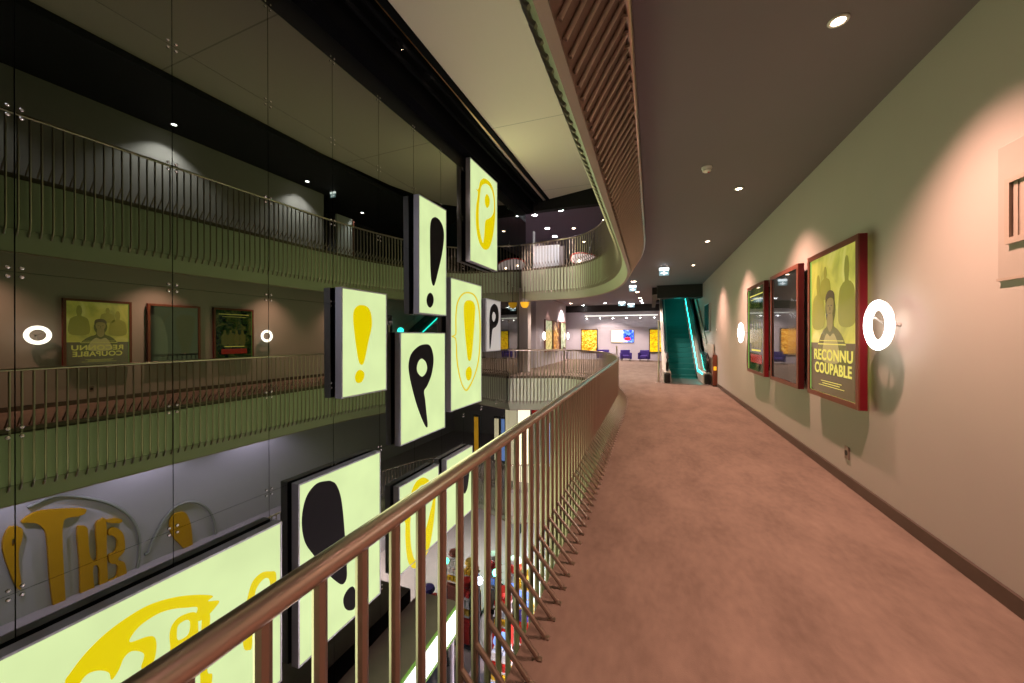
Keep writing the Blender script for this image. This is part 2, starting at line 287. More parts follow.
def spot(name, loc, power, col, size=95, blend=.35, target=None, rad=.05, parent=None):
    l = bpy.data.lights.new(name, 'SPOT'); l.energy = power; l.color = col; l.spot_size = math.radians(size); l.spot_blend = blend; l.shadow_soft_size = rad
    o = bpy.data.objects.new(name, l); C.objects.link(o); o.location = loc
    if target: o.rotation_euler = (Vector(target)-Vector(loc)).to_track_quat('-Z', 'Y').to_euler()
    return o
def point(name, loc, power, col, rad=.1):
    l = bpy.data.lights.new(name, 'POINT'); l.energy = power; l.color = col; l.shadow_soft_size = rad
    o = bpy.data.objects.new(name, l); C.objects.link(o); o.location = loc; return o

# ------------------------------------------------------------------ plan of the place
WX = 1.933                      # corridor wall
G, A = 5.60, math.radians(1.33) # glass wall: distance and toe-in
TV = Vector((math.sin(A), math.cos(A), 0)); NV = Vector((math.cos(A), -math.sin(A), 0)); ZV = Vector((0, 0, 1))
def gpt(t, z, d=0): return Vector((-G, 0, 0)) + TV*t + NV*d + ZV*z
UP, LOW, LOWEST = 4.45, -4.5, -8.9
CEIL = 3.65
class Path:
    def __init__(s, y0=-5.0, yb=14.8, yend=14.0):
        P = [Vector((-.715, y0+(8.6-y0)*i/60)) for i in range(60)]
        P += [Vector((-3.43+2.715*math.cos(a), 8.6+(yb-8.6)*math.sin(a))) for a in (PI/2*i/80 for i in range(80))]
        P += [Vector((-3.43-1.83*i/12, yb+(yend-yb)*i/12)) for i in range(13)]
        s.P = P; s.L = [0]
        for a, b in zip(P, P[1:]): s.L.append(s.L[-1]+(b-a).length)
        s.len = s.L[-1]
    def at(s, d):
        d = min(max(d, 0), s.len-1e-6); i = 0
        lo, hi = 0, len(s.L)-1
        while hi-lo > 1:
            m = (lo+hi)//2
            if s.L[m] <= d: lo = m
            else: hi = m
        f = (d-s.L[lo])/(s.L[lo+1]-s.L[lo]); p = s.P[lo].lerp(s.P[lo+1], f)
        def tan(i):
            a = s.P[max(i-1, 0)]; b = s.P[min(i+1, len(s.P)-1)]; return (b-a).normalized()
        t = tan(lo).lerp(tan(lo+1), f).normalized()
        return p, Vector((t.y, -t.x))
    def off(s, d, o):
        p, n = s.at(d); q = p+n*o; return q
    def line(s, o, step=.2, a=0, b=None):
        b = s.len if b is None else b; n = max(2, int((b-a)/step)); return [s.off(a+(b-a)*i/n, o) for i in range(n+1)]
PM = Path(); PU = Path(yb=15.2, yend=15.6)

def slab(name, path, o, F, z1, m, x1, yfar, ylow=-5, hole=None, xl=-8.2):
    """floor or ceiling sheet between heights F (visible face) and z1, cut along the void"""
    L = path.line(o, .25); L[0] = Vector((L[0].x, ylow))
    e = L[-1]
    outer = [(p.x, p.y) for p in L] + [(xl, e.y), (xl, yfar), (x1, yfar), (x1, ylow)]
    bm = bmesh.new(); eds = []
    for loop in [outer]+([hole] if hole else []):
        v = [bm.verts.new((x, y, F)) for x, y in loop]
        eds += [bm.edges.new((v[i], v[(i+1) % len(v)])) for i in range(len(v))]
    bmesh.ops.triangle_fill(bm, use_beauty=True, use_dissolve=False, edges=eds)
    ex = bmesh.ops.extrude_face_region(bm, geom=list(bm.faces))
    bmesh.ops.translate(bm, vec=(0, 0, z1-F), verts=[g for g in ex['geom'] if isinstance(g, bmesh.types.BMVert)])
    mb = MB(); mb.bm.free(); mb.bm = bm
    return struct(mb, name, m)
HOLE = [(.25, 17.45), (1.9, 17.45), (1.9, 25.5), (.25, 25.5)]

# ------------------------------------------------------------------ setting
slab('floor', PM, .10, 0, -.28, M['carpet'], WX, 27)
slab('ceiling', PU, .57, CEIL, CEIL+.12, M['ceil'], WX, 27, hole=HOLE)
slab('floor_upper', PU, .10, UP, UP-.25, M['carpet'], 4.0, 30, hole=HOLE)
slab('ceiling_lower', PM, .57, -.85, -.75, M['ceil_up'], WX, 22)
slab('floor_lower', PM, .10, LOW, LOW-.25, M['lowfloor'], WX, 22)
slab('ceiling_lowest', PM, .57, LOW-.85, LOW-.75, M['wall_pale'], WX, 22)
struct(MB().box(-6.5, 6, -5, 24, LOWEST-.2, LOWEST), 'floor_lowest', M['lowfloor'])
struct(MB().box(WX, WX+.2, -5.2, 27.2, -.28, CEIL+.3), 'wall_right', M['wall'])
struct(MB().box(WX, WX+.2, -5.2, 12.0, UP-.3, 7.7), 'wall_right_upper', M['wall'])
struct(MB().box(3.6, 3.8, 12.0, 30, UP-.3, 7.7), 'wall_right_foyer', M['wall_dark'])
struct(MB().box(WX, 3.8, 11.8, 12.0, UP-.3, 7.7), 'wall_side_foyer', M['wall_dark'])
struct(MB().box(WX, WX+.2, -5.2, 22, LOWEST, -.85), 'wall_right_lower', M['wall_pale'])
struct(MB().box(-8.4, 4.2, -5.2, -5.0, LOWEST, 8.2), 'wall_back', M['wall'])
struct(MB().box(-8.2, WX, 26.3, 26.5, 0, CEIL), 'wall_far', M['wall_pale'])
struct(MB().box(-8.2, WX, 26.24, 26.31, 3.2, CEIL), 'trim_1', M['darkbox'])
struct(MB().box(-8.2, WX, 26.285, 26.31, 2.12, 2.135), 'trim_2', M['tubegrey'])
struct(MB().box(-8.4, -8.2, 14.3, 30.2, -.3, 8.2), 'wall_left', M['wall_dark'])
struct(MB().box(-14.2, 4.2, 30.0, 30.2, UP-.3, 8.2), 'wall_far_upper', M['wall_dark'])
struct(MB().box(-6.5, WX, 21.8, 22, LOWEST, -.85), 'wall_far_lower', M['wall_pale'])
struct(MB().box(WX-.022, WX, -5, 27, 0, .105), 'baseboard_right', M['skirting'])
# free-standing poster wall across the far foyer, and the column by the glass
mb = MB(); mb.prism([(-5.62, 18.2), (-5.35, 18.2), (-5.33, 22), (-5.36, 25.2), (-5.5, 26.0), (-5.75, 26.3), (-5.9, 26.0), (-5.62, 25)], 0, CEIL)
struct(mb, 'wall_poster', M['wall_pale'])
struct(MB().box(-5.42, -4.98, 15.75, 16.2, 0, CEIL), 'column_foyer', M['wall'], bevel=.02)
# high soffit over the void, black gallery ceiling, black service beam above the glass
L = [(-4.55, -5), (-.62, -5), (-.62, 9.5), (-.9, 12.5), (-1.6, 15.2), (-2.2, 15.8), (-4.65, 16.6)]
struct(MB().prism(L, 7.62, 7.8), 'ceiling_void', M['soffit'])
struct(MB().box(-.62, 4.0, -5, 30.2, 7.45, 7.6), 'ceiling_upper_gallery', M['ceil_dark'])
struct(MB().box(-8.2, 4.0, 16.9, 30.2, 7.66, 7.75), 'ceiling_upper_foyer', M['ceil_up'])
struct(MB().box(-8.2, 4.2, -5.2, 30.2, 8.1, 8.2), 'ceiling_roof', M['ceil_dark'])
struct(MB().box(-8.2, 4.0, 16.55, 16.9, 7.2, 8.1), 'beam_foyer', M['ceil_dark'])

# ------------------------------------------------------------------ glass wall
TILT = .0045
win = empty('window_1', mat=frame(gpt(0, 1.55), TV, ZV*math.cos(TILT)-NV*math.sin(TILT), NV*math.cos(TILT)+ZV*math.sin(TILT)))
win['kind'] = 'structure'
PW, PH, T0, Z0 = 1.2355, 1.49, 1.77, .66-1.55
cols = range(-6, 12); rows = range(-7, 4)
mb = MB()
for i in cols:
    for j in rows:
        a, b = T0+i*PW+.0045, T0+(i+1)*PW-.0045; c, d = Z0+j*PH+.0018, min(Z0+(j+1)*PH-.0018, 7.08-1.55)
        if i == 11: b = 16.25
        if i == 11 and j < 2: continue
        mb.box(a, b, c, d, -.02, 0)
mb.build('window_pane', M['glass'], win, fix=False)
MB().box(-6, 15.35, Z0-7*PH, 5.6, -.06, -.021).build('joint_backing', M['joint'], win)
MB().box(15.35, 16.3, 2.6, 5.6, -.06, -.021).build('joint_backing', M['joint'], win)
fm = MB()
for a in (-1, 1):
    for b in (-1, 1):
        fm.lathe([(.015, -.02), (.015, 0), (.016, .01), (.009, .016)], (a*.042, b*.042, 0), (0, 0, 1), 10)
f0 = fm.build('spider_fitting', M['fitting'], win, smooth='auto')
n = 0
for i in range(0, 11):
    for j in range(-3, 5):
        o = f0 if n == 0 else f0.copy()
        if n: C.objects.link(o)
        o.location = (T0+i*PW, Z0+j*PH, 0); n += 1
# black service beam: box girders, track tubes and a copper line along the top of the glass
bt = tag(empty('service_beam', mat=frame(gpt(0, 0), TV, NV, -ZV)), 'black service beam with lighting track along the top of the glass wall', 'beam')
bt['kind'] = 'structure'
MB().box(-5, 16.5, -.1, .26, -7.8, -7.06).build('girder', M['beamblack'], bt)
MB().box(-5, 16.5, .26, 1.02, -8.0, -7.72).build('girder_web', M['beamblack'], bt)
MB().tube([(-5, .45, -7.45), (16.4, .45, -7.45)], .05).tube([(-5, .68, -7.55), (16.4, .68, -7.55)], .05).build('lighting_track', M['beamblack'], bt)
MB().box(-5, 16.5, .86, 1.0, -7.75, -7.56).build('edge_angle', M['beamblack'], bt)
MB().box(-5, 16.5, .80, .815, -7.62, -7.60).build('copper_strip', M['copper'], bt)

for t in (-3.2, -1.6, 0):  # out-of-view spots added to brighten the sides of the sign boxes
    h = tag(empty('added_track_spot', tuple(gpt(t, 7.35, .55))), 'added black track spotlight on the service beam above the viewer', 'spotlight', 'added track spotlights on the service beam')
    MB().lathe([(.05, .0), (.07, -.02), (.075, -.2), (.06, -.21)], n=16).build('spot_head', M['beamblack'], h, 'auto')
    MB().lathe([(.055, -.205), (.05, -.215)], n=16).build('spot_lens', M['lensw'], h)
    spot('added_track_spot_lamp', tuple(gpt(t, 7.1, .58)), TRK, (.86, .88, 1), 38, .6, tuple(gpt(t+10, 1.2, .1)))
for t, q, tgt, lb in ((5.0, .95, (-3.7, 15.2, 4.0), 'added black track spotlight over the void aimed at the upper bridge'), (6.4, .95, (-3.9, 14.5, -.5), 'added black track spotlight over the void aimed at the walkway bridge'), (7.4, .95, (-3.6, 14.5, -5.0), 'added black track spotlight over the void aimed at the lowest bridge')):
    p_ = gpt(t, 7.48, q-.3)  # heads added to brighten the bridge fascias, lenses turned out of view
    h = tag(empty('added_track_spot', tuple(p_)), lb, 'spotlight', 'added track spotlights on the service beam')
    MB().lathe([(.04, .0), (.05, .02), (.055, .16), (.05, .20)], axis=(.1, 1, -.3), n=16).build('spot_head', M['beamblack'], h, 'auto')
    MB().lathe([(.045, .196), (.04, .205)], axis=(.1, 1, -.3), n=16).build('spot_lens', M['lens'], h)
    MB().tube([(0, 0, 0), (0, 0, .12)], .012, 8).build('stem', M['beamblack'], h)
    spot('added_track_spot_lamp', (p_.x+.03, p_.y+.25, p_.z-.1), BRG, (1, .86, .74), 22, .8, tgt)
# ------------------------------------------------------------------ gallery balustrades
def sweep(mb, path, prof, a=0, b=None, step=.12):
    b = path.len if b is None else b; n = int((b-a)/step); prev = None
    for i in range(n+1):
        p, nn = path.at(a+(b-a)*i/n)
        ring = [mb.bm.verts.new((p.x+nn.x*o, p.y+nn.y*o, z)) for o, z in prof]
        if prev:
            for k in range(len(prof)): mb._f([prev[k], prev[(k+1) % len(prof)], ring[(k+1) % len(prof)], ring[k]])
        else: mb._f(ring[::-1])
        prev = ring
    mb._f(prev); return mb
SPC = .137
M['rod'] = paint('bronzed_steel_rod', (.40, .32, .275, 1), .32, 1, noise=.05, scale=3)
M['steelrod'] = paint('pale_lit_steel_rod', (.58, .48, .41, 1), .45, .6, noise=.05, scale=3)  # paler copy of the rod metal: light on the soffit rods in its colour
def rod_meshes():
    d = {}
    d['picket'] = MB().tube([(0, 0, 1.005), (0, 0, -.85), (.01, 0, -.95), (.05, 0, -1.05), (.085, 0, -1.085)], .0165, 8).build('picket', M['rod'], smooth='auto')
    mb = MB().tube([(.0, 0, .235), (.20, 0, .012)], .013, 8); mb.box(.18, .225, -.014, .014, 0, .006)
    d['brace'] = mb.build('brace', M['rod'], smooth='auto')
    mb = MB().tube([(.285, 0, -1.32), (.40, 0, -1.115), (.555, 0, -.865)], .015, 8); mb.box(.50, .575, -.022, .022, -.865, -.845)
    d['soffit_rod'] = mb.build('soffit_rod', M['steelrod'], smooth='auto')
    return d
RODS = rod_meshes()
CAMP = Vector((0, 0, 1.55))
def balustrade(F, path, label, s0, kinds, key):
    p0, _ = path.at(s0); root = empty('balustrade', (p0.x, p0.y, F)); tag(root, label, 'balustrade', 'gallery balustrades round the void')
    inv = Matrix.Translation((-p0.x, -p0.y, 0))
    def fin(mb, name, m, smooth=False):
        bmesh.ops.transform(mb.bm, matrix=inv, verts=mb.bm.verts); return mb.build(name, m, root, smooth)
    fin(MB().tube([(q.x, q.y, 1.018) for q in path.line(0, .12, s0)], .029, 14), 'handrail', M['steel'], True)
    fin(sweep(MB(), path, [(.06, -.10), (.06, -1.0), (.09, -1.0), (.09, -.10)], s0), 'fascia_panel', M['fascia'])
    fin(sweep(MB(), path, [(.045, -.985), (.055, -1.0), (.215, -1.36), (.235, -1.35), (.085, -.97)], s0), 'fascia_plate', M['plate'])
    fin(sweep(MB(), path, [(.25, -1.35), (.57, -.80), (.57, -.77), (.24, -1.30)], s0), 'soffit_panel', M['bronze'])
    fin(sweep(MB(), path, [(.21, -1.375), (.275, -1.375), (.275, -1.355), (.21, -1.355)], s0), 'bottom_strip', M['strip'])
    fin(MB().tube([(q.x, q.y, -.815) for q in path.line(.575, .12, s0)], .028, 10), 'edge_tube', M['steel'], True)
    n = int((path.len-s0)/SPC)
    pos = []
    for i in range(n+1):
        p, nn = path.at(s0+i*SPC); pos.append(((Vector((p.x, p.y, F))-CAMP).length if key is None else key(p), p-p0, math.atan2(nn.y, nn.x)))
    pos.sort(key=lambda q: q[0])
    for kd in kinds:
        me = RODS[kd].data; mods = RODS[kd].modifiers
        for _, p, a in pos[:100]:
            o = RODS[kd].copy(); C.objects.link(o); o.parent = root; o.location = (p.x, p.y, 0); o.rotation_euler = (0, 0, a)
        if len(pos) > 100:
            bm = bmesh.new()
            for _, p, a in pos[100:]:
                t = bmesh.new(); t.from_mesh(me); bmesh.ops.transform(t, matrix=Matrix.Translation((p.x, p.y, 0)) @ Matrix.Rotation(a, 4, 'Z'), verts=t.verts)
                tm = bpy.data.meshes.new('t'); t.to_mesh(tm); t.free(); bm.from_mesh(tm); bpy.data.meshes.remove(tm)
            mb = MB(); mb.bm.free(); mb.bm = bm; o = mb.build(kd, M['rod'], root, 'auto'); o['kind'] = 'stuff'
    return root
b1 = balustrade(0, PM, 'curving steel balustrade with ribbed fascia beside the carpeted walkway', 1.84, ['picket', 'brace', 'soffit_rod'], None)
balustrade(UP, PU, 'upper gallery balustrade with ribbed green-lit edge overhead', 4.0, ['picket', 'brace', 'soffit_rod'], lambda p: abs(p.y-7))
balustrade(LOW, PM, 'lower gallery balustrade glimpsed below through the railing pickets', 11.0, ['picket', 'brace', 'soffit_rod'], None)
for o in RODS.values(): bpy.data.objects.remove(o)
# end post where the walkway railing meets the foyer bridge
for (x, y, lab) in ((-3.30, 15.25, 'steel railing post at the corner of the foyer bridge'), (-1.35, 16.6, 'thin steel barrier post standing in the foyer beyond the curved railing'), (.24, 13.7, 'tall thin steel post beside the escalator entrance')):
    h = 1.1 if x < 0 else 2.05
    r = tag(empty('barrier_post', (x, y, 0)), lab, 'post')
    MB().lathe([(.09, 0), (.09, .015), (.03, .03)]).build('base', M['steel'], r, 'auto')
    MB().lathe([(.028, .02), (.028, h-.03), (.045, h-.02), (.045, h+.03), (.01, h+.05)]).build('post_tube', M['steel'], r, 'auto')

# ------------------------------------------------------------------ sign boxes on the glass
def light_box(k, label, face='lit', emblem='yellow', depth=.15, back=.06, names=None, dark=False):
    t0, t1, z0, z1 = GL[k]['rect']; w, h = t1-t0, z1-z0
    r = tag(empty('light_box', mat=frame(gpt(t0, z0, back), TV, ZV, NV)), label, 'sign', 'sign boxes hung in front of the glass wall')
    mb = MB(); e = .025
    mb.box(0, w, 0, e, 0, depth).box(0, w, h-e, h, 0, depth).box(0, e, e, h-e, 0, depth).box(w-e, w, e, h-e, 0, depth).box(e, w-e, e, h-e, 0, .02)
    mb.build('housing', M['box'], r)
    mb = MB()
    for a in (.18, .82):
        for b in (.15, .85): mb.lathe([(.03, -back), (.03, -back+.01), (.015, -back+.015), (.015, 0)], (w*a, h*b, 0), (0, 0, 1), 10)
    mb.build('wall_bracket', M['box'], r)
    lf = MB().box(e, w-e, e, h-e, depth-.03, depth-.008).build('lit_face', M[face], r)
    ld = bpy.data.lights.new('sign_tube_lamp', 'AREA'); ld.shape = 'RECTANGLE'; ld.size = w; ld.size_y = h; ld.energy = BOXP*w*h; ld.color = (.88, 1, .50)
    if face == 'lit':
        lo_ = bpy.data.objects.new('sign_tube_lamp', ld); C.objects.link(lo_); lo_.matrix_world = frame(gpt((t0+t1)/2, (z0+z1)/2, back+depth+.02), TV, -ZV, -NV)
    loops = GL[k]['loops']; names = names or ['exclamation_mark']
    for nm, idx, mm in names:
        flat_shape(nm, [loops[i] for i in idx], M[mm], lf, (0, 0, depth-.004), .005)
    return r
light_box('A', 'lit sign box with a yellow exclamation mark, level with the walkway', names=[('exclamation_stroke', [0], 'yellow'), ('exclamation_dot', [1], 'yellow')])
light_box('B', 'tall narrow lit sign box with a black exclamation mark', names=[('exclamation_stroke', [0], 'black'), ('exclamation_dot', [1], 'black')])
light_box('C', 'topmost lit sign box with a yellow letter P in a bubble', names=[('letter_bubble', [0, 1], 'yellow'), ('letter_counter', [2], 'yellow')])
light_box('D', 'lit sign box with a black pointed letter P, under the tall black exclamation', names=[('letter', [0, 1], 'black')])
light_box('E', 'lit sign box with a thin yellow bubble around a yellow exclamation mark', names=[('bubble_outline', [0, 1], 'yellow'), ('exclamation_stroke', [2], 'yellow'), ('exclamation_dot', [3], 'yellow')])
light_box('F', 'small dim grey sign box with a black letter P', face='litpale', names=[('letter', [0, 1], 'black')])
light_box('G', 'huge low sign box with cropped yellow brand lettering', names=[('lettering_swoosh', [0], 'yellow'), ('letter', [1, 2], 'yellow'), ('letter', [3], 'yellow'), ('letter', [4], 'yellow'), ('letter', [5], 'yellow')])
light_box('H', 'large low sign box with a fat slanted black exclamation mark', names=[('exclamation_stroke', [0], 'black'), ('exclamation_dot', [1], 'black')])
light_box('I', 'low sign box with a yellow bubble ring, seen behind the pickets', names=[('bubble', [0, 1], 'yellow')])
light_box('J', 'low sign box with a black stroke, farthest along the lower row', names=[('letter', [0], 'black')])

# ------------------------------------------------------------------ corridor wall: posters, ring lamps, vent, sockets
def rframe(y, z, off=0): return frame((WX-off, y, z), Vector((0,-1,0)), ZV, Vector((-1,0,0)))
def lframe(x, y, z): return frame((x, y, z), Vector((0,1,0)), ZV, Vector((1,0,0)))
def fframe(x, z, y=26.3): return frame((x, y, z), Vector((1,0,0)), ZV, Vector((0,-1,0)))
def poster(mat, w, h, label, face, d=.07, fr=.055, group='framed film posters on the corridor wall', side='red', front='redwood', name='film_poster', off=0):
    r = tag(empty(name, mat=mat), label, 'poster', group)
    mb = MB()
    mb.mat(M[side]).box(0, w, 0, .012, 0, d-.012).box(0, w, h-.012, h, 0, d-.012).box(0, .012, .012, h-.012, 0, d-.012).box(w-.012, w, .012, h-.012, 0, d-.012)
    mb.mat(M[front]).box(0, w, 0, fr, d-.012, d).box(0, w, h-fr, h, d-.012, d).box(0, fr, fr, h-fr, d-.012, d).box(w-fr, w, fr, h-fr, d-.012, d)
    mb.build('poster_frame', None, r)
    MB().box(fr*.8, w-fr*.8, fr*.8, h-fr*.8, 0, d-.02).build('printed_sheet', M[face], r)
    if off: MB().box(.12, w-.12, .1, .2, -off, 0).box(.12, w-.12, h-.2, h-.1, -off, 0).build('wall_batten', M['boxdark'], r)
    return r
H0, H1 = .86, 2.51
def sheet(p): return [c for c in p.children if c.name.startswith('printed_sheet')][0]
p = poster(rframe(5.68, H0, .05), 1.23, H1-H0, 'framed yellow-green film poster of a man, titled RECONNU COUPABLE', 'p1', off=.05)
MB().box(.05, 1.18, .05, .62, .0505, .052).build('title_band', M['p1low'], sheet(p))
flat_shape('printed_figure', [[(.28,.40),(.27,.55),(.33,.68),(.42,.76),(.50,.80),(.51,.85),(.48,.92),(.47,1.02),(.51,1.11),(.59,1.14),(.67,1.11),(.71,1.02),(.70,.92),(.67,.85),(.68,.80),(.77,.76),(.88,.68),(.96,.55),(.97,.40)]], M['p1fig'], sheet(p), (0, 0, .0535), .002)
flat_shape('printed_hair', [[(.485,1.06),(.485,1.13),(.54,1.185),(.62,1.19),(.69,1.15),(.70,1.06),(.675,1.10),(.60,1.12),(.515,1.10)]], M['p1low'], sheet(p), (0, 0, .0565), .002)
flat_shape('printed_neck', [[(.54,.95),(.64,.95),(.655,.81),(.59,.74),(.525,.81)]], M['p1face'], sheet(p), (0, 0, .055), .002)
flat_shape('printed_shirt', [[(.40,.42),(.42,.60),(.50,.72),(.59,.69),(.68,.72),(.78,.60),(.80,.42)]], M['p1fig2'], sheet(p), (0, 0, .055), .002)
for (x, y, w, h) in ((.12, .80, .30, .62), (.80, .82, .32, .70), (.34, 1.12, .24, .36)):
    flat_shape('printed_crowd', [[(x, y), (x, y+h*.45), (x+w*.22, y+h*.58), (x+w*.38, y+h*.62), (x+w*.34, y+h*.78), (x+w*.42, y+h*.95), (x+w*.58, y+h*.95), (x+w*.66, y+h*.78), (x+w*.62, y+h*.62), (x+w*.78, y+h*.58), (x+w, y+h*.45), (x+w, y)]], M['p1crowd'], sheet(p), (0, 0, .0525), .002)
text('title_lettering', 'RECONNU', .165, M['p1txt'], sheet(p), (.63, .43, .0565), .003, 1.12, .0045)
text('title_lettering', 'COUPABLE', .165, M['p1txt'], sheet(p), (.63, .28, .0565), .003, 1.04, .0045)
flat_shape('printed_face', [[(.515,.96),(.50,1.02),(.51,1.08),(.55,1.105),(.59,1.11),(.63,1.105),(.67,1.08),(.68,1.02),(.665,.96),(.63,.91),(.59,.895),(.55,.91)]], M['p1face'], sheet(p), (0, 0, .0555), .002)
MB().box(.535, .57, 1.02, 1.03, .0565, .058).box(.61, .645, 1.02, 1.03, .0565, .058).box(.585, .598, .975, 1.01, .0565, .058).box(.56, .62, .94, .948, .0565, .058).build('printed_features', M['p1low'], sheet(p))
MB().box(.28, .95, .60, .612, .0555, .057).box(.33, .90, .64, .648, .0555, .057).box(.36, .86, .19, .197, .0555, .057).box(.40, .82, .165, .172, .0555, .057).box(.30, .92, .14, .146, .0555, .057).build('credit_lettering', M['p1txt'], sheet(p))
MB().box(.046, .06, .06, 1.59, .05, .056).box(.06, 1.17, .046, .054, .05, .056).build('edge_light', M['edgegreen'], p)
p = poster(rframe(7.26, H0, .05), 1.25, H1-H0, 'framed near-black glossy film poster, middle one of the three on the corridor wall', 'p2', off=.05)
flat_shape('printed_figure', [[(.85,.10),(.80,.5),(.84,.9),(.92,1.2),(1.05,1.32),(1.19,1.25),(1.19,.1)]], M['p2fig'], sheet(p), (0, 0, .0515), .002)
p = poster(rframe(8.84, H0, .05), 1.22, H1-H0, 'framed dark green film poster with a dull red band near its foot', 'p3', off=.05)
MB().box(.22, 1.0, .20, .36, .0505, .053).build('title_band', M['p3band'], sheet(p))
MB().box(.15, 1.07, 1.45, 1.47, .0505, .053).box(.3, .92, .42, .45, .0505, .053).box(.25, .97, 1.38, 1.39, .0505, .053).build('credit_lettering', M['p1txt'], sheet(p))
for q in range(4): flat_shape('printed_figure', [[(.28+q*.18,.5),(.27+q*.18,.78),(.32+q*.18,.84),(.33+q*.18,.95),(.39+q*.18,.95),(.40+q*.18,.84),(.45+q*.18,.78),(.44+q*.18,.5)]], M['p1fig'], sheet(p), (0, 0, .0515), .002)
MB().box(.046, .06, .06, 1.59, .05, .056).build('edge_light', M['edgegreen'], p)

def ring_lamp(mat, label, R=.168, r=.043, d=.15):
    o = tag(empty('ring_lamp', mat=mat), label, 'wall lamp', 'white ring wall lamps')
    MB().torus((0, 0, d), (0, 0, 1), R, r, 48, 14, .42).build('ring_tube', M['ring'], o, True)
    MB().torus((0, 0, d-.026), (0, 0, 1), R, r*.7, 48, 10, .2).build('ring_back', M['white'], o, True)
    MB().lathe([(.018, 0), (.018, .01), (.012, .014), (.01, d-.05)]).build('wall_mount', M['panelwall'], o, 'auto')
    mb = MB()
    for a in range(3): mb.tube([(0, 0, d-.05), (math.cos(a*2.1+.5)*R, math.sin(a*2.1+.5)*R, d-.03)], .007, 8)
    mb.build('bracket_arm', M['panelwall'], o, 'auto')
    return o
ring_lamp(rframe(4.06, 1.645), 'glowing white ring lamp beside the yellow-green poster')
ring_lamp(rframe(9.27, 1.63), 'glowing white ring lamp beyond the dark green poster')
# recessed panel with a slatted grille
v = tag(empty('vent_grille', mat=rframe(3.10, 1.885)), 'beige wall vent with vertical slats set in a flat access panel', 'vent')
MB().box(0, 1.3, 0, .77, 0, .012).build('access_panel', M['panelwall'], v, bevel=.004)
MB().box(-.0, 1.3, -.012, .004, 0, .018).build('bottom_ledge', M['tan'], v)
MB().box(.075, 1.2, .19, .225, .012, .03).box(.075, 1.2, .535, .56, .012, .03).box(.075, .105, .225, .535, .012, .03).box(1.17, 1.2, .225, .535, .012, .03).build('grille_frame', M['tan'], v)
mb = MB().mat(M['tanshade']).box(.105, 1.17, .225, .535, .012, .014).mat(M['tan'])  # shade between the slats painted as a darker brown backing sheet
for i in range(26): mb.box(.115+i*.041, .141+i*.041, .225, .535, .014, .017)
mb.build('slat', None, v)
s = tag(empty('wall_socket', mat=rframe(5.0, .27)), 'small brown wall socket low on the corridor wall', 'socket')
MB().box(0, .085, 0, .13, 0, .014).build('cover_plate', M['tanshade'], s, bevel=.004)
MB().lathe([(.028, .013), (.028, .017), (.02, .0172)], (.042, .065, 0), (0,0,1), 16).build('socket_insert', M['rubber'], s)
w = tag(empty('wall_screen', mat=rframe(15.9, 1.72)), 'dark flat screen on the wall beside the escalator', 'screen')
MB().box(0, 1.2, 0, 1.0, 0, .06).build('casing', M['box'], w, bevel=.01)
MB().box(.04, 1.16, .04, .96, .06, .064).build('screen_glass', M['p2'], w)
s = tag(empty('light_switch', mat=rframe(13.45, 1.7)), 'small switch plate high on the wall near the escalator', 'switch')
MB().box(0, .09, 0, .12, 0, .012).build('cover_plate', M['tan'], s, bevel=.003)
MB().box(.02, .07, .025, .095, .012, .02).build('rocker', M['white'], s)
e = tag(empty('ticket_post', (1.985-.12, 13.35, 0)), 'slim red-brown ticket post against the wall by the escalator', 'post')
MB().box(-.06, .06, -.06, .06, .02, .98).build('post_body', M['redwood'], e, bevel=.01)
MB().box(-.068, .068, -.068, .068, 0, .03).build('base', M['rubber'], e)
MB().box(-.04, .04, -.066, -.06, .5, .62).build('indicator_screen', M['orange'], e)

# ------------------------------------------------------------------ ceiling fittings
def downlight(x, y, z, label, lens, R=.062, group='recessed corridor downlights', power=0, col=(1,.6,.38), size=96, blend=.35, target=None, cat='downlight'):
    o = tag(empty('downlight', (x, y, z)), label, cat, group)
    MB().torus((0, 0, -.004), (0, 0, 1), R+.012, .012, 28, 8, .7).build('trim_ring', M['white'], o, True)
    MB().lathe([(R, 0), (R, -.006), (R*.6, -.012)], n=24).build('lamp_lens', M[lens], o, 'auto')
    if power:
        spot('downlight_lamp', (x, y, z-.03), power, col, size, blend, target)
    return o
WARM = (1, .55, .42)
lab = {-3.1:'recessed ceiling downlight at the camera end of the corridor, behind the viewer',.03:'recessed ceiling downlight directly above the viewer',
       3.13:'big bright recessed downlight above the wall vent and ring lamp', 6.2:'recessed corridor downlight above the near-black middle poster', 9.39:'recessed corridor downlight just past the last poster', 12.4:'recessed corridor downlight just before the escalator bulkhead'}
for y in (-3.1, .03, 3.13, 6.2, 9.39, 12.4): downlight(1.17, y, CEIL, lab[y], 'lens', .036, power=CORR, col=WARM, size=SPS, blend=SPB)
far = [(-.62, 15.3, 'warm ceiling downlight over the foyer entrance, past the exit signs'), (-.6, 19.0, 'ceiling downlight in the foyer, second in the row leading to the armchairs'), (-.56, 21.9, 'ceiling downlight in the foyer, third in the row leading to the armchairs'), (-.52, 23.6, 'ceiling downlight in the foyer, fourth in the row leading to the armchairs'), (-.5, 25.2, 'ceiling downlight in the foyer, last in the row by the far wall'),
       (-2.72, 24.6, 'cool white ceiling downlight in front of the screen on the far wall'), (-4.75, 24.0, 'warm ceiling downlight beside the foyer poster wall'), (-4.3, 25.9, 'ceiling downlight close to the golden poster on the far wall')]
for i, (x, y, l) in enumerate(far):
    downlight(x, y, CEIL, l, 'lensw' if i in (5, 7, 3, 4) else 'lens', .09, 'recessed foyer downlights', FOY if i in (0, 1, 3, 5, 6) else 0, (1, .80, .72), 120)
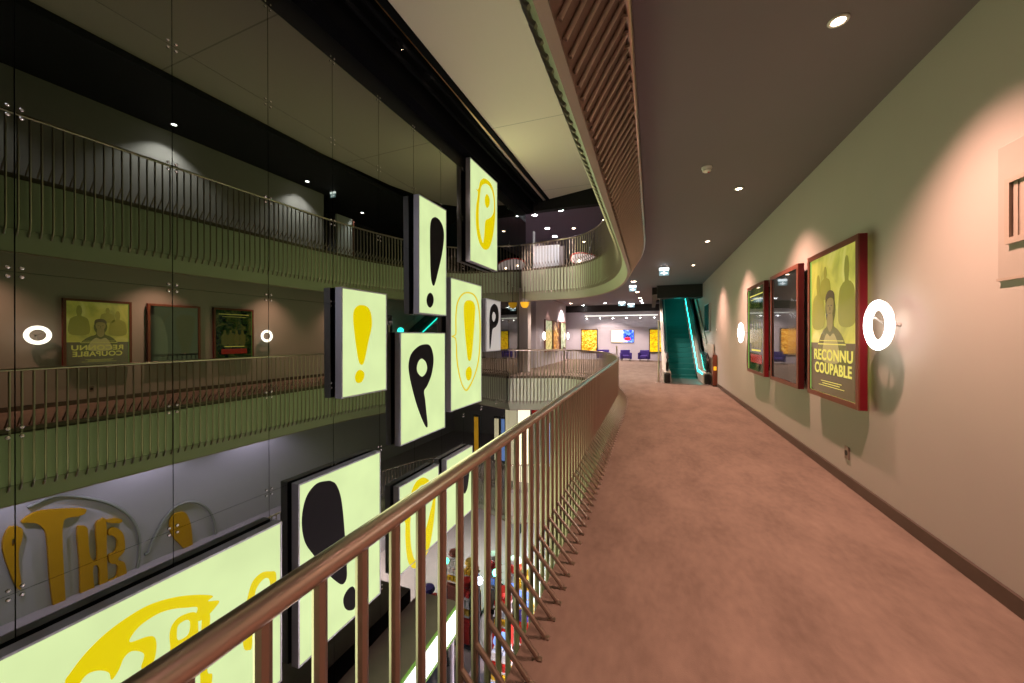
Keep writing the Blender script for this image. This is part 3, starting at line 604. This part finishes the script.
downlight(-3.1, 16.4, CEIL, 'added warm downlight over the foyer end of the walkway bridge, hidden above the upper fascia', 'lens', .07, 'recessed foyer downlights', FOY, (1, .80, .70), 130)  # unseen downlight added to brighten the foyer floor and column
d = tag(empty('smoke_detector', (.65, 5.29, CEIL)), 'white smoke detector on the corridor ceiling', 'smoke detector')
MB().lathe([(.06, 0), (.06, -.018), (.05, -.022), (.048, -.05), (.03, -.062)]).build('detector_body', M['white'], d, 'auto')
MB().lathe([(.012, -.06), (.012, -.068)], (.02, 0, 0), n=10).build('indicator', M['redpaint'], d)
def exit_sign(x, y, z, label, w=.27):
    o = tag(empty('exit_sign', (x, y, z)), label, 'exit sign', 'hanging exit signs')
    MB().tube([(-w*.3, 0, 0), (-w*.3, 0, -.08)], .008, 8).tube([(w*.3, 0, 0), (w*.3, 0, -.08)], .008, 8).build('hanger', M['white'], o)
    MB().box(-w/2, w/2, -.03, .03, -.16, -.08).build('lamp_bar', M['exitw'], o, bevel=.01)
    MB().box(-w/2, w/2, -.008, .008, -.31, -.16).build('pictogram_panel', M['exitb'], o)
    flat = MB().box(-.02, .02, -.012, -.009, -.29, -.18).box(-.09, -.02, -.012, -.009, -.25, -.225).box(.03, .09, -.012, -.009, -.26, -.23)
    flat.build('pictogram', M['exitw'], o)
    return o
exit_sign(.36, 12.1, CEIL, 'hanging lit exit sign in the corridor before the escalator')
exit_sign(-.68, 15.9, CEIL, 'hanging lit exit sign at the foyer entrance, smaller and farther along')
exit_sign(-1.6, 23.2, CEIL, 'hanging lit exit sign deep in the foyer, in front of the purple armchairs', .4)
exit_sign(-1.15, 24.6, CEIL, 'hanging lit exit sign farthest of all, close to the foyer end wall', .4)

# ------------------------------------------------------------------ escalator
es = tag(empty('escalator', (.38, 13.9, 0)), 'teal-lit escalator rising at the end of the corridor', 'escalator')
TILTE = math.tan(math.radians(30)); RUN0 = 1.5
def ez(y): return max(0, (y-RUN0)*TILTE)
MB().box(.12, 1.35, -.35, RUN0-.1, 0, .012).build('landing_plate', M['skirting'], es)
nst = 26; tr = .335
for i in range(nst):
    y0 = RUN0-.1+i*tr; z1 = .012+max(0, i-.5)*tr*TILTE
    mb = MB().box(.27, 1.2, y0, y0+tr+.02, z1-.25 if i else 0, z1)
    for k in range(18): mb.box(.285+k*.05, .305+k*.05, y0+.004, y0+tr-.01, z1, z1+.012)
    mb.build('step', M['teal'], es)
YE = 10.6
def side(x0, x1, dz0, dz1, y0=-.1):
    pts = [(y0, dz0), (RUN0, dz0), (YE, dz0+ez(YE)), (YE, dz1+ez(YE)), (RUN0, dz1), (y0, dz1)]
    mb = MB(); a = [mb.bm.verts.new((x0, y, max(z, 0))) for y, z in pts]; b = [mb.bm.verts.new((x1, y, max(z, 0))) for y, z in pts]
    mb._f(a); mb._f(b[::-1])
    for i in range(6): mb._f([a[i], a[(i+1) % 6], b[(i+1) % 6], b[i]])
    return mb
for x, led in ((0.02, 0), (1.22, 1)):
    side(x, x+.23, 0, .36).build('skirt_panel', M['beigepanel'], es)
    side(x+.10, x+.12, .36, .92, .1).build('glass_balustrade', M['glassdark'], es)
    hp = [(-.02, .42), (-.16, .5), (-.23, .66), (-.2, .84), (-.08, .95), (.1, .98)] + [(RUN0-.1, .98), (RUN0+.3, 1.06)] + [(y, .98+ez(y)) for y in (2.5, 5, 8, YE)]
    MB().tube([(x+.11, y, z) for y, z in hp], .042, 10).build('handrail', M['rubber'], es, True)
    MB().box(x+.02, x+.21, -.22, .35, 0, .34).build('newel_base', M['rubber'], es, bevel=.05)
    if led:
        side(x-.012, x, .30, .36, .1).build('led_strip', M['ledteal'], es)
side(1.49, 1.52, 0, 1.3).build('outer_cladding', M['beigepanel'], es)
struct(MB().box(.24, WX, 16.9, 17.5, 3.13, CEIL), 'beam_escalator', M['darkbox'])
struct(MB().box(.05, .25, 17.5, 25.5, CEIL-.3, UP), 'beam_side', M['darkbox'])
for (y, z, e) in ((15.6, 1.9, TEAL), (18.5, 3.0, TEAL), (21.5, 5.0, TEAL)):
    point('escalator_led_lamp', (1.15, y, z), e, (.02, .95, .82), .15)

# ------------------------------------------------------------------ far foyer furnishing
poster(fframe(-4.5, .5), 1.12, 1.55, 'golden framed poster on the foyer end wall', 'aG', group='posters on the foyer end wall', side='boxdark', front='boxdark', d=.08)
poster(fframe(-.12, .52), 1.1, 1.52, 'yellow and lime poster on the foyer end wall beside the escalator', 'aY', group='posters on the foyer end wall', side='boxdark', front='boxdark', d=.08)
tv = tag(empty('wall_screen', mat=fframe(-2.5, 1.15)), 'wide lit screen on the foyer end wall, half cream and half blue', 'screen')
MB().box(0, 1.45, 0, .84, 0, .06).build('casing', M['boxdark'], tv)
MB().box(.02, .76, .02, .82, .06, .066).build('cream_picture', M['aW'], tv)
MB().box(.76, 1.43, .02, .82, .06, .066).build('blue_picture', M['aB'], tv)
flat_shape('red_shape', [[(.85,.2),(.88,.3),(1.05,.36),(1.22,.3),(1.25,.2),(1.05,.14)]], M['aR'], tv, (0, 0, .068), .003)
flat_shape('dark_shape', [[(.9,.33),(.95,.45),(1.05,.5),(1.16,.44),(1.2,.33),(1.05,.38)]], M['aD'], tv, (0, 0, .068), .003)
tr_ = tag(empty('track_light', (-4.2, 26.0, 2.9)), 'long white track light with spots along the foyer end wall', 'track light')
MB().box(0, 4.6, -.03, .03, 0, .05).build('track_rail', M['litwhite'], tr_)
MB().box(.2, .24, .03, .3, .01, .04).box(4.3, 4.34, .03, .3, .01, .04).build('wall_arm', M['white'], tr_)
for i in range(6):
    MB().lathe([(.03, 0), (.05, -.04), (.06, -.13), (.055, -.14)], (.15+i*.85, -.05, 0), n=14).build('spot_head', M['white'], tr_, 'auto')
    MB().lathe([(.053, -.141), (.04, -.15)], (.15+i*.85, -.05, 0), n=14).build('spot_lens', M['lensw'], tr_, 'auto')
def armchair(x, y, rz, label, w=.62):
    o = tag(empty('armchair', (x, y, 0)), label, 'armchair', 'purple armchairs along the foyer end wall'); o.rotation_euler = (0, 0, rz)
    MB().box(-w/2+.08, w/2-.08, -.28, .24, .16, .38).build('seat', M['purple'], o, bevel=.05)
    MB().prism([(-w/2, .22), (-w/2+.05, .30), (w/2-.05, .30), (w/2, .22), (w/2-.07, .16), (-w/2+.07, .16)], .14, .70).build('backrest', M['purple'], o, bevel=.04)
    for s in (-1, 1):
        MB().box(s*w/2-.05 if s > 0 else -w/2-.03, s*w/2+.03 if s > 0 else -w/2+.05, -.3, .24, .14, .54).build('armrest', M['purple'], o, bevel=.035)
        for q in (-.22, .2): MB().tube([(s*(w/2-.08), q, .16), (s*(w/2-.05), q*1.1, 0)], .016, 8).build('leg', M['rubber'], o)
    return o
armchair(-1.5, 25.2, .2, 'purple armchair under the screen on the foyer end wall')
armchair(-.40, 25.3, -.15, 'purple armchair beside the yellow and lime poster')
armchair(-2.9, 25.2, .1, 'purple armchair partly hidden behind the curved railing', .8)
LX = -5.34
for y, face, l in ((19.75, 'aL', 'pale green poster on the foyer poster wall beside the closer ring lamp'), (21.5, 'aW2', 'orange-lit middle poster on the foyer poster wall'), (23.4, 'aL2', 'grey-green poster on the foyer poster wall beside the farther ring lamp')):
    if face == 'aW2':
        M['aW2'] = art('orange_brown_print', [(.3, lin(90, 60, 50)), (.55, lin(150, 110, 80)), (.72, lin(255, 220, 150))], 2.4, .7, 1)
    if face == 'aL2':
        M['aL2'] = art('grey_green_print', [(.3, lin(90, 110, 80)), (.5, lin(150, 170, 130)), (.7, lin(190, 195, 170))], 2.4, .5, 1)
    poster(lframe(LX, y, .72), 1.55, 1.75, l, face, group='posters on the foyer poster wall', side='redwood')
ring_lamp(lframe(LX, 19.2, 1.58), 'white ring lamp at the near end of the foyer poster wall')
ring_lamp(lframe(LX, 25.25, 1.58), 'white ring lamp at the far end of the foyer poster wall')
for y in (20.5, 23.4): spot('poster_spot_lamp', (LX+.55, y, CEIL-.06), 60, WARM, 80, .4)
yl = tag(empty('pendant_bowl', (-4.98, 15.3, CEIL-.66)), 'yellow lit half-bowl pendant hanging by the foyer column', 'pendant lamp')
MB().lathe([(.02, -.24), (.10, -.22), (.16, -.14), (.19, -.02), (.19, .0), (.02, .0)], n=24).build('lamp_bowl', M['orange'], yl, 'auto')
MB().tube([(0, 0, 0), (0, 0, .66)], .012, 8).build('suspension_rod', M['beamblack'], yl)

# ------------------------------------------------------------------ upper gallery and upper foyer
up = [(1.4, 6.42, 'cool white downlight washing the upper gallery wall'), (1.4, 10.6, 'cool white downlight at the end of the upper gallery wall'), (1.4, 2.3, 'cool white downlight on the upper gallery ceiling behind the railing'), (2.2, 14.2, 'cool white downlight beyond the upper gallery wall corner')]
for x, y, l in up: downlight(x, y, 7.45, l, 'lensw', .06, 'upper gallery downlights', UPL, (.85, .92, 1), 110, .5)
exit_sign(1.2, 11.6, 7.45, 'hanging lit exit sign at the end of the upper gallery')
fo = [(-7.0, 18.2, 'a'), (-5.5, 18.5, 'b'), (-4.1, 18.2, 'c'), (-5.5, 21.0, 'd'), (-5.5, 22.8, 'e'), (-4.1, 21.5, 'f'), (-4.05, 24.8, 'g'), (-7.2, 21.5, 'h'), (-2.3, 20.5, 'i')]
names = {'a': 'bright white foyer spotlight close to the glass wall, upper level', 'b': 'bright white foyer spotlight above the edge of the white partition', 'c': 'brightest white foyer spotlight near the dark beam, upper level', 'd': 'white foyer spotlight over the white partition, upper level', 'e': 'white foyer spotlight lowest over the white partition, upper level', 'f': 'warm foyer downlight over the curve of the upper railing', 'g': 'warm foyer downlight just above the oval opening', 'h': 'warm foyer downlight seen beside the topmost sign box', 'i': 'foyer downlight hidden deep behind the upper railing curve'}
for x, y, k in fo: downlight(x, y, 7.66, names[k], 'lensw' if k in 'abcde' else 'lens', .13 if k in 'abcde' else .08, 'upper foyer spotlights', FOU if k in 'acegh' else 0, (.9, .88, 1), 130, .5)
wp = tag(empty('partition_panel', (-5.85, 19.6, UP)), 'white lit partition panel standing in the upper foyer', 'partition')
MB().box(0, 1.35, 0, .12, 0, 1.9).build('panel_body', M['white'], wp, bevel=.01)
MB().box(1.35, 1.62, -.02, .14, 0, 1.8).build('panel_end', M['tan'], wp, bevel=.01)
MB().box(-.06, 0, -.05, .17, 0, 2.7).build('panel_post', M['white'], wp)
ov = tag(empty('oval_canopy', (-3.1, 19.6, UP+.95)), 'red-rimmed oval canopy with a pale lit underside in the upper foyer', 'canopy lamp'); ov.rotation_euler = (-.35, .2, 0)
mb = MB(); mb.lathe([(.02, .02), (.8, .02), (.86, .0), (.86, .06), (.5, .14), (.02, .16)], n=36); mb.build('canopy_shell', M['redpaint'], ov, 'auto')
MB().lathe([(.78, -.01), (.78, .018), (.02, .018)], n=36).build('canopy_underside', glow('pale_pink_lit_panel', (.9, .72, .72, 1), .8), ov)
ov.scale = (1, .8, 1)
for a, q, lb in ((-.35, .1, 'x'), (.3, .0, 'x')):
    MB().lathe([(.07, -.03), (.07, 0)], (a, q, 0), n=14).build('canopy_spot', M['lens'], ov)
MB().tube([(0, 0, .1), (0, 0, 1.7)], .02, 8).build('suspension_rod', M['box'], ov)
pn = tag(empty('partition_panel', (2.4, 12.9, UP)), 'pale partition panel beyond the upper gallery wall corner', 'partition')
MB().box(0, .1, 0, .9, 0, 2.6).build('panel_body', M['white'], pn, bevel=.01)
MB().box(-.02, .12, .9, 1.0, 0, 2.6).build('panel_end', M['redwood'], pn)

# ------------------------------------------------------------------ lower levels
wl = tag(empty('wall_lettering', (WX, 4.0, -4.5)), 'mustard brand lettering on the lower wall below the walkway', 'sign')
def onwall(L): return [(4.0-y, z+4.5) for y, z in L]     # wall frame: U = -Y
wl.matrix_world = frame((WX, 4.0, -4.5), Vector((0,-1,0)), ZV, Vector((-1,0,0)))
for k in 'PTHEax':
    flat_shape('letter', [onwall(l) for l in GL['W'][k]], M['letter'], wl, (0, 0, .05), .08)
for k in ('big', 'small'):
    P = [Vector((p[0], p[1], .05)) for p in onwall(GL['WT'][k])]
    Q = []
    for i in range(len(P)-1):
        p0, p1, p2, p3 = P[max(i-1, 0)], P[i], P[i+1], P[min(i+2, len(P)-1)]
        for j in range(6):
            t = j/6; Q.append(.5*((2*p1)+(p2-p0)*t+(2*p0-5*p1+4*p2-p3)*t*t+(3*p1-p0-3*p2+p3)*t**3))
    Q.append(P[-1]); MB().tube(Q, .035, 8).build('bubble_outline', M['tubegrey'], wl, True)
for y in (3.2, 5.9, 8.8): spot('lower_gallery_lamp', (1.1, y, -.92), LOWP, (.70, .66, 1), 130, .6)
# lit canopy on posts over a counter on the lowest floor
ca = tag(empty('counter_canopy', (-4.7, 6.0, LOWEST)), 'counter canopy with a glowing white front edge far below', 'canopy')
MB().box(-.55, .5, -2.4, 1.95, 3.75, 4.28).build('canopy_roof', M['wood'], ca)
MB().box(.5, .53, -2.4, 1.95, 3.70, 4.25).build('lit_front', M['litwhite'], ca)
MB().box(.49, .54, -2.4, 1.96, 3.64, 3.70).box(.49, .54, -2.4, 1.96, 4.25, 4.29).build('green_edge', M['greenrim'], ca)
for x in (-.45, .4):
    for y in (-2.2, 1.8): MB().tube([(x, y, 0), (x, y, 3.76)], .05, 10).build('leg', M['box'], ca)
co = tag(empty('sales_counter', (-4.7, 6.0, LOWEST)), 'sales counter under the lit canopy on the lowest floor', 'counter')
MB().box(-.3, .25, -2.2, 1.6, 0, 1.0).build('counter_body', M['orange'], co)
MB().box(-.35, .3, -2.25, 1.65, 1.0, 1.06).build('counter_top', M['white'], co)
bn = tag(empty('banner_panel', (-5.25, 15.1, LOW)), 'pale lit banner panel under the foyer bridge', 'banner')
MB().box(.03, .57, 0, .06, 0, 3.05).build('lit_face', M['aW'], bn)
MB().box(0, .03, -.02, .08, 0, 3.1).box(.57, .60, -.02, .08, 0, 3.1).box(.03, .57, -.02, .08, 3.05, 3.1).build('banner_frame', M['boxdark'], bn)
k1 = tag(empty('display_tower', (-4.7, 16.4, LOW)), 'red topped display tower under the foyer bridge', 'display')
MB().box(-.25, .25, -.25, .25, 0, 2.4).build('tower_body', M['tubegrey'], k1)
MB().lathe([(.3, 2.4), (.34, 2.5), (.3, 2.8), (.12, 2.95)]).build('tower_cap', M['redpaint'], k1, 'auto')
for i, (x, m_, l) in enumerate(((-4.1, 'bluelit', 'tall narrow blue lit screen on the lower level'), (-3.75, 'aW', 'tall narrow white lit screen on the lower level'), (-2.7, 'orange', 'tall narrow orange lit screen on the lower level'))):
    o = tag(empty('totem_screen', (x, 16.2, LOW)), l, 'screen', 'tall screens on the lower level')
    MB().box(-.14, .14, 0, .08, 0, 2.4).build('casing', M['boxdark'], o)
    MB().box(-.11, .11, -.006, 0, .4, 2.3).build('screen_glass', M[m_], o)
st = [(-4.6, 11.8, 'redpaint', 'red'), (-4.2, 12.9, 'yellowpaint', 'yellow'), (-3.6, 11.0, 'purple', 'violet'), (-4.8, 13.6, 'white', 'white'), (-3.3, 13.2, 'redwood', 'brown'), (-3.9, 9.9, 'bluelit', 'blue lit')]
for x, y, m_, cn in st:
    o = tag(empty('display_stand', (x, y, LOWEST)), f'{cn} sweets display stand on the lowest floor far below', 'display stand', 'display stands on the lowest floor')
    MB().box(-.32, .32, -.32, .32, 0, .12).build('base', M['boxdark'], o, bevel=.02)
    MB().prism([(-.28, -.28), (.28, -.28), (.28, .28), (-.28, .28)], .12, .9).build('stand_body', M[m_], o, bevel=.03)
    for z in (1.0, 1.3, 1.6):
        MB().box(-.25, .25, -.25, .25, z, z+.04).build('shelf', M['white'], o)
        mb = MB()
        for a in range(3):
            for b in range(3): mb.box(-.22+a*.16, -.1+a*.16, -.22+b*.16, -.1+b*.16, z+.04, z+.2)
        mb.build('packet', M[random.choice(['redpaint', 'yellowpaint', 'white', 'bluelit'])], o, kind='stuff')
    MB().tube([(0, 0, .9), (0, 0, 1.95)], .03, 8).build('pole', M['box'], o)
    MB().lathe([(.2, 1.95), (.24, 2.0), (.2, 2.1)]).build('header', M[m_], o, 'auto')
lo = [(-4.4, 15.2, LOW-.85, 'greenlens', 'green lamp under the lower bridge', (.2, 1, .6)), (-3.6, 15.8, LOW-.85, 'lensw', 'white lamp under the lower bridge beside the green lamp', (1, .95, 1)), (-2.6, 16.5, LOW-.85, 'lensw', 'white lamp under the lower bridge close to the curve', (1, .9, .95))]
for x, y, z, m_, l, c in lo: downlight(x, y, z, l, m_, .1, 'lamps under the lower bridge', LWST, c, 150, .6)
for x, y, z, m_, l in ((-4.45, 10.8, -5.65, 'greenlens', 'tall lamp post with a green globe on the lowest floor'), (-4.4, 9.5, -5.1, 'lensb', 'taller lamp post with a cold white globe on the lowest floor')):
    o = tag(empty('lamp_post', (x, y, LOWEST)), l, 'lamp post')
    MB().lathe([(.16, 0), (.16, .03), (.03, .05), (.025, z-LOWEST-.1)], n=14).build('post_tube', M['boxdark'], o, 'auto')
    MB().lathe([(.02, -.1), (.07, -.07), (.1, 0), (.07, .07), (.02, .1)], (0, 0, z-LOWEST), n=16).build('lamp_globe', M[m_], o, True)
for (x, y) in ((-3.0, 8), (-1.5, 13)): point('lower_hall_fill', (x+2.5, y, LOW-1.2), LWST*2, (1, .88, .9), .3)  # unseen fill points added to brighten the lower bridge and floor
point('lower_bridge_lamp', (-4.0, 17.5, -1.3), 60, (1, .9, .9), .3)

# ------------------------------------------------------------------ camera and view
cam = bpy.data.cameras.new('camera'); co_ = bpy.data.objects.new('camera', cam); C.objects.link(co_)
F_PX = 383.0
cam.sensor_fit = 'HORIZONTAL'; cam.sensor_width = 36; cam.lens = F_PX/1024*36
cam.shift_y = -(341.5-336.5)/1024; cam.clip_start = .02; cam.clip_end = 200
co_.location = (0, 0, 1.55); co_.rotation_euler = (PI/2, 0, math.atan(139/F_PX))
sc.camera = co_
w = bpy.data.worlds.new('world'); sc.world = w; w.use_nodes = True
w.node_tree.nodes['Background'].inputs[0].default_value = (.02, .02, .025, 1)
vs = sc.view_settings; vs.view_transform = 'Standard'; vs.look = 'None'; vs.exposure = 0; vs.gamma = 1; vs.use_curve_mapping = False
cy = sc.cycles; cy.use_denoising = True; cy.max_bounces = 9; cy.diffuse_bounces = 5; cy.glossy_bounces = 5
cy.sample_clamp_indirect = 6; cy.caustics_reflective = False; cy.caustics_refractive = False
